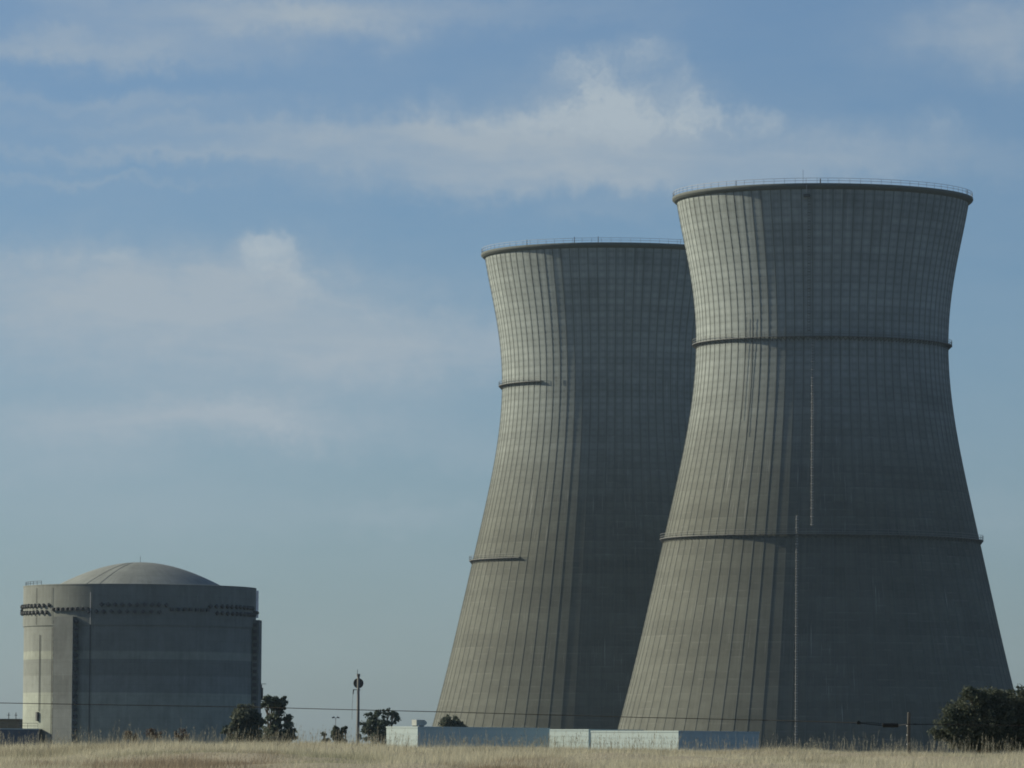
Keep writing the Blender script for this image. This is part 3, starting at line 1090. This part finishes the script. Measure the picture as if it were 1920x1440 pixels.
# ------------------------------------------------------------------ trees
def leaf_cloud(centers, radii, n, size, flat=.75, squash=.8):
    """leaf quads in ragged clumps inside ellipsoids; centers (k,3), radii (k,3)"""
    centers = np.array(centers, float)
    radii = np.array(radii, float)
    vol = np.prod(radii, axis=1) ** .75
    pick = rng.choice(len(centers), size=max(14, n // 52), p=vol / vol.sum())
    d = rng.normal(size=(len(pick), 3))
    d /= np.linalg.norm(d, axis=1)[:, None]
    rad = rng.uniform(.2, 1.0, len(pick)) ** .4
    cl = centers[pick] + d * rad[:, None] * radii[pick] * rng.uniform(.8, 1.22, (len(pick), 1))
    cs = radii[pick].mean(axis=1) * rng.uniform(.10, .24, len(pick))
    which = rng.integers(0, len(cl), n)
    p = cl[which] + rng.normal(size=(n, 3)) * cs[which][:, None] * np.array([1, 1, squash])
    # quads
    a = rng.normal(size=(n, 3))
    a[:, 2] -= .5
    a /= np.linalg.norm(a, axis=1)[:, None]
    b = np.cross(a, rng.normal(size=(n, 3)))
    b /= np.linalg.norm(b, axis=1)[:, None]
    s = size * rng.uniform(.55, 1.35, n)[:, None]
    w = s * .36
    q = np.stack([p - a * s * .6, p + b * w, p + a * s * .6, p - b * w], axis=1).reshape(-1, 3)
    t = np.clip(rng.normal(.45, .15, n) + (rng.normal(0, .2, len(cl)))[which], 0, 1)
    return q, np.stack([t, t, t], 1), cl

def tree(name, label, cat, d, blobs, n, size, mat, trunk_px=None, group=None, base_y=None, squash=.8, ground=None, depth=.8):
    """blobs: (px, py, half width px, half height px) of the leaf masses as they stand at distance d"""
    s = d / F_PX
    px0 = trunk_px if trunk_px is not None else sum(b[0] for b in blobs) / len(blobs)
    bp = P(px0, 1400, d)
    gz = float(ground_z(bp.x, bp.y)) if ground is None else ground
    root = empty(name, (bp.x, bp.y, gz), label, cat, group)
    cs, rs = [], []
    for i, b in enumerate(blobs):
        q = P(b[0], b[1], d) - Vector((bp.x, bp.y, gz))
        oy = rng.uniform(-.35, .35) * max(b[2], b[3]) * s
        cs.append((q.x, q.y + oy, q.z))
        rs.append((b[2] * s, (b[2] + b[3]) * .5 * s * depth, b[3] * s))
    quads, cols, cl = leaf_cloud(cs, rs, n, size, squash=squash)
    quads[:, 2] = np.maximum(quads[:, 2], .03)
    tris_mesh('crown', quads, 4, mat, root, cols)
    # trunk with limbs
    top = max(c[2] for c in cs)
    tk = MB()
    r0 = max(.035 * top, .02)
    zmid = max(min(c[2] for c in cs) * .75, top * .22)
    tk.tube([(0, 0, -.1), (.01 * top, 0, zmid * .5), (-.015 * top, 0, zmid)], [r0, r0 * .8, r0 * .7], 8)
    tk.build('trunk', M_BARK, root, True)
    for c in cs:
        lm = MB()
        c = Vector(c)
        st = Vector((-.015 * top, 0, zmid * rng.uniform(.75, .98)))
        mid = st.lerp(c, .5) + Vector((rng.uniform(-.05, .05) * top, rng.uniform(-.05, .05) * top, .03 * top))
        lm.tube([st, mid, c], [r0 * .5, r0 * .34, r0 * .12], 6)
        near = np.argsort(np.linalg.norm(cl - np.array(c), axis=1))[:9]
        for j in near:
            e = Vector(cl[j])
            s0 = mid.lerp(c, rng.uniform(.2, .95))
            lm.tube([s0, s0.lerp(e, .5) + Vector((0, 0, .01 * top)), e], [r0 * .16, r0 * .1, r0 * .04], 4, False)
        lm.build('limb', M_BARK, root)
    return root

tree('bushy_tree', 'broad dark rounded tree in front of the reactor building, left of a taller eucalyptus', 'tree', 560,
     [(458, 1345, 26, 24), (447, 1372, 24, 24), (470, 1375, 22, 24), (440, 1390, 22, 14), (482, 1360, 14, 20), (462, 1330, 18, 10)], 7000, .34, M_OAK, 460)
tree('eucalyptus_tree', 'taller eucalyptus with open crown right of the dark rounded tree', 'tree', 540,
     [(512, 1316, 18, 13), (528, 1317, 10, 11), (500, 1325, 10, 14), (514, 1340, 15, 20), (540, 1350, 8, 12), (530, 1372, 18, 20), (508, 1372, 17, 20), (546, 1380, 9, 12),
      (498, 1392, 14, 10), (524, 1394, 20, 9)], 7000, .30, M_EUCA, 514)
tree('sapling', 'small dark sapling in front of the floodlight pole', 'tree', 420,
     [(636, 1378, 12, 10), (631, 1366, 6, 6), (643, 1372, 7, 8), (648, 1363, 3, 4), (637, 1390, 14, 8)], 2600, .20, M_EUCA, 637)
tree('sapling', 'tiny wispy sapling left of the small dark one', 'tree', 420,
     [(608, 1375, 5, 5), (611, 1389, 8, 6)], 420, .17, M_EUCA, 610)
tree('spreading_tree', 'spreading tree with gaps in its crown between dish pole and white building', 'tree', 745,
     [(704, 1342, 17, 9), (727, 1336, 14, 7), (742, 1349, 9, 7), (695, 1360, 18, 14), (716, 1362, 16, 14), (690, 1380, 17, 12), (712, 1382, 18, 12), (738, 1338, 7, 6)], 7000, .26, M_EUCA, 710)
tree('round_shrub', 'dark round shrub showing above the roof of the left white building', 'shrub', 760,
     [(845, 1352, 16, 10), (858, 1360, 14, 9), (833, 1361, 12, 7), (847, 1366, 26, 10)], 3600, .34, M_OAK, 846)
tree('large_tree', 'large dark leafy tree at the right edge in front of the near tower', 'tree', 232,
     [(1790, 1340, 26, 26), (1822, 1316, 26, 24), (1850, 1312, 24, 24), (1770, 1368, 26, 22), (1800, 1372, 34, 30), (1840, 1355, 36, 36), (1880, 1350, 36, 38), (1884, 1312, 22, 22),
      (1862, 1385, 40, 26), (1905, 1385, 36, 24), (1815, 1396, 34, 14), (1945, 1370, 36, 40), (1932, 1335, 34, 42), (1912, 1330, 24, 34)], 52000, .085, M_OAK, 1850)
tree('tall_tree', 'taller wispy tree cut off by the right edge behind the large one', 'tree', 250,
     [(1908, 1296, 13, 10), (1922, 1312, 14, 12), (1900, 1312, 10, 12), (1950, 1310, 26, 26), (1962, 1345, 40, 40)], 13000, .085, M_OAK, 1945)
for px_, py_, hw, hh_, lab in ((245, 1380, 13, 8, 'leftmost'), (289, 1374, 13, 11, 'tallest'), (341, 1378, 15, 8, 'rightmost')):
    tree('dead_shrub', lab + ' of three dry reddish shrubs before the reactor building', 'shrub', 205,
         [(px_, py_, hw, hh_), (px_ + 3, py_ + 8, hw * .9, 8)], 1100, .045, M_DEAD, px_, 'dry shrubs on the crest', squash=1.1)

# ------------------------------------------------------------------ grass
def build_grass():
    def field(n, d0, d1, half):
        d = np.sqrt(rng.uniform(d0 * d0, d1 * d1, n))
        u = rng.uniform(-half, half, n)
        return d * u, d
    xs, ys = [], []
    for n, d0, d1, half in ((430000, 98, 200, .108), (40000, 70, 98, .12), (30000, 200, 225, .11), (30000, 110, 200, .16)):
        x, y = field(n, d0, d1, half)
        xs.append(x)
        ys.append(y)
    x, y = np.concatenate(xs), np.concatenate(ys)
    z = ground_z(x, y)
    n = len(x)
    big = hash_noise(x, y * .35, 2.6, 1) * .6 + hash_noise(x, y * .35, .9, 2) * .4
    wide = hash_noise(x, y * .3, 7.0, 3)
    h = rng.gamma(6, .025, n) * (.25 + 1.3 * big) * np.clip(.75 + .5 * wide, .6, 1.3)
    keep = rng.uniform(size=n) < np.clip(.45 + big, .3, 1)
    x, y, z, h, big, wide = (q[keep] for q in (x, y, z, h, big, wide))
    n = len(x)
    th = rng.uniform(0, 2 * PI, n)
    w = rng.uniform(.004, .008, n)
    lean = rng.normal(0, .28, (n, 2)) * h[:, None]
    lean[:, 0] += .10 * h
    base = np.stack([x, y, z - .02], 1)
    off = np.stack([np.cos(th) * w, np.sin(th) * w, np.zeros(n)], 1)
    tip = base + np.stack([lean[:, 0], lean[:, 1], h], 1)
    v = np.stack([base - off, base + off, tip], 1).reshape(-1, 3)
    t = rng.uniform(.75, 1.15, n)
    straw = np.array([.48, .465, .355])
    brown = np.array([.25, .21, .155])
    green = np.array([.15, .17, .105])
    bw = np.clip((hash_noise(x, y * .3, 3.4, 5) * .65 + hash_noise(x, y * .3, 1.1, 6) * .35 - .51) * 5, 0, 1) * np.clip((165 - y) / 40, .35, 1)
    gw = np.clip((hash_noise(x, y * .3, 4.1, 8) - .68) * 5, 0, .8) * np.clip((165 - y) / 40, .15, 1)
    col = straw * (1 - bw[:, None]) + brown * bw[:, None]
    col = col * (1 - gw[:, None]) + green * gw[:, None]
    col = col * t[:, None]
    o = tris_mesh('dry_grass', v, 3, M_GRASS, None, col)
    tag(o, 'pale dry grass covering the rise in the foreground', 'grass')
    o['kind'] = 'stuff'
    # tall seed stalks
    n = 5200
    x, y = field(n, 140, 196, .108)
    cl = hash_noise(x, y * .4, 1.4, 11)
    keep = rng.uniform(size=n) < np.clip((cl - .25) * 1.6, .05, 1)
    x, y = x[keep], y[keep]
    n = len(x)
    z = ground_z(x, y)
    h = rng.uniform(.30, .60, n) * rng.choice([1, 1, 1, 1.3], n)
    ln = rng.normal(0, .13, (n, 2)) * h[:, None]
    ln[:, 0] += .05 * h
    b = np.stack([x, y, z], 1)
    tip = b + np.stack([ln[:, 0], ln[:, 1], h], 1)
    parts = []
    cols = []
    th = rng.uniform(0, PI, n)
    o_ = np.stack([np.cos(th), np.sin(th), np.zeros(n)], 1)
    parts.append(np.stack([b - o_ * .004, b + o_ * .004, tip], 1))
    cols.append(np.full((n, 3), 1.0) * np.array([.26, .25, .19]))
    for k in range(6):                         # seed head
        f = .62 + .07 * k
        c = b + (tip - b) * f
        e = rng.normal(0, .018, (n, 3))
        e[:, 2] = np.abs(e[:, 2]) + .04
        sd = rng.normal(0, .0045, (n, 3))
        parts.append(np.stack([c - sd, c + sd, c + e], 1))
        cols.append(np.full((n, 3), 1.0) * np.array([.27, .265, .21]) * rng.uniform(.8, 1.15, (n, 1)))
    v = np.concatenate(parts).reshape(-1, 3)
    o = tris_mesh('seed_stalks', v, 3, M_GRASS, None, np.concatenate(cols))
    tag(o, 'tall thin seed stalks rising above the dry grass', 'grass')
    o['kind'] = 'stuff'
build_grass()

# ------------------------------------------------------------------ haze
def build_haze():
    hz = MB().box((0, 2750, 0), (10400, 9000, 2)).build('haze', None)
    z0, z1 = GZ - 1.5, GZ + TOP_Z + 12
    for v in hz.data.vertices:
        v.co.z = z0 if v.co.z < 0 else z1
    m = bpy.data.materials.new('haze')
    m.use_nodes = True
    nt = m.node_tree
    nt.nodes.remove(nt.nodes['Principled BSDF'])
    pv = nt.nodes.new('ShaderNodeVolumePrincipled')
    pv.inputs['Color'].default_value = (.60, .83, 1.0, 1)
    pv.inputs['Density'].default_value = HAZE
    pv.inputs['Anisotropy'].default_value = 0.2
    nt.links.new(pv.outputs[0], nt.nodes['Material Output'].inputs['Volume'])
    hz.data.materials.append(m)
    hz['kind'] = 'stuff'
    tag(hz, 'thin pale haze over the whole plant', 'haze')
HAZE = 0.000028
build_haze()
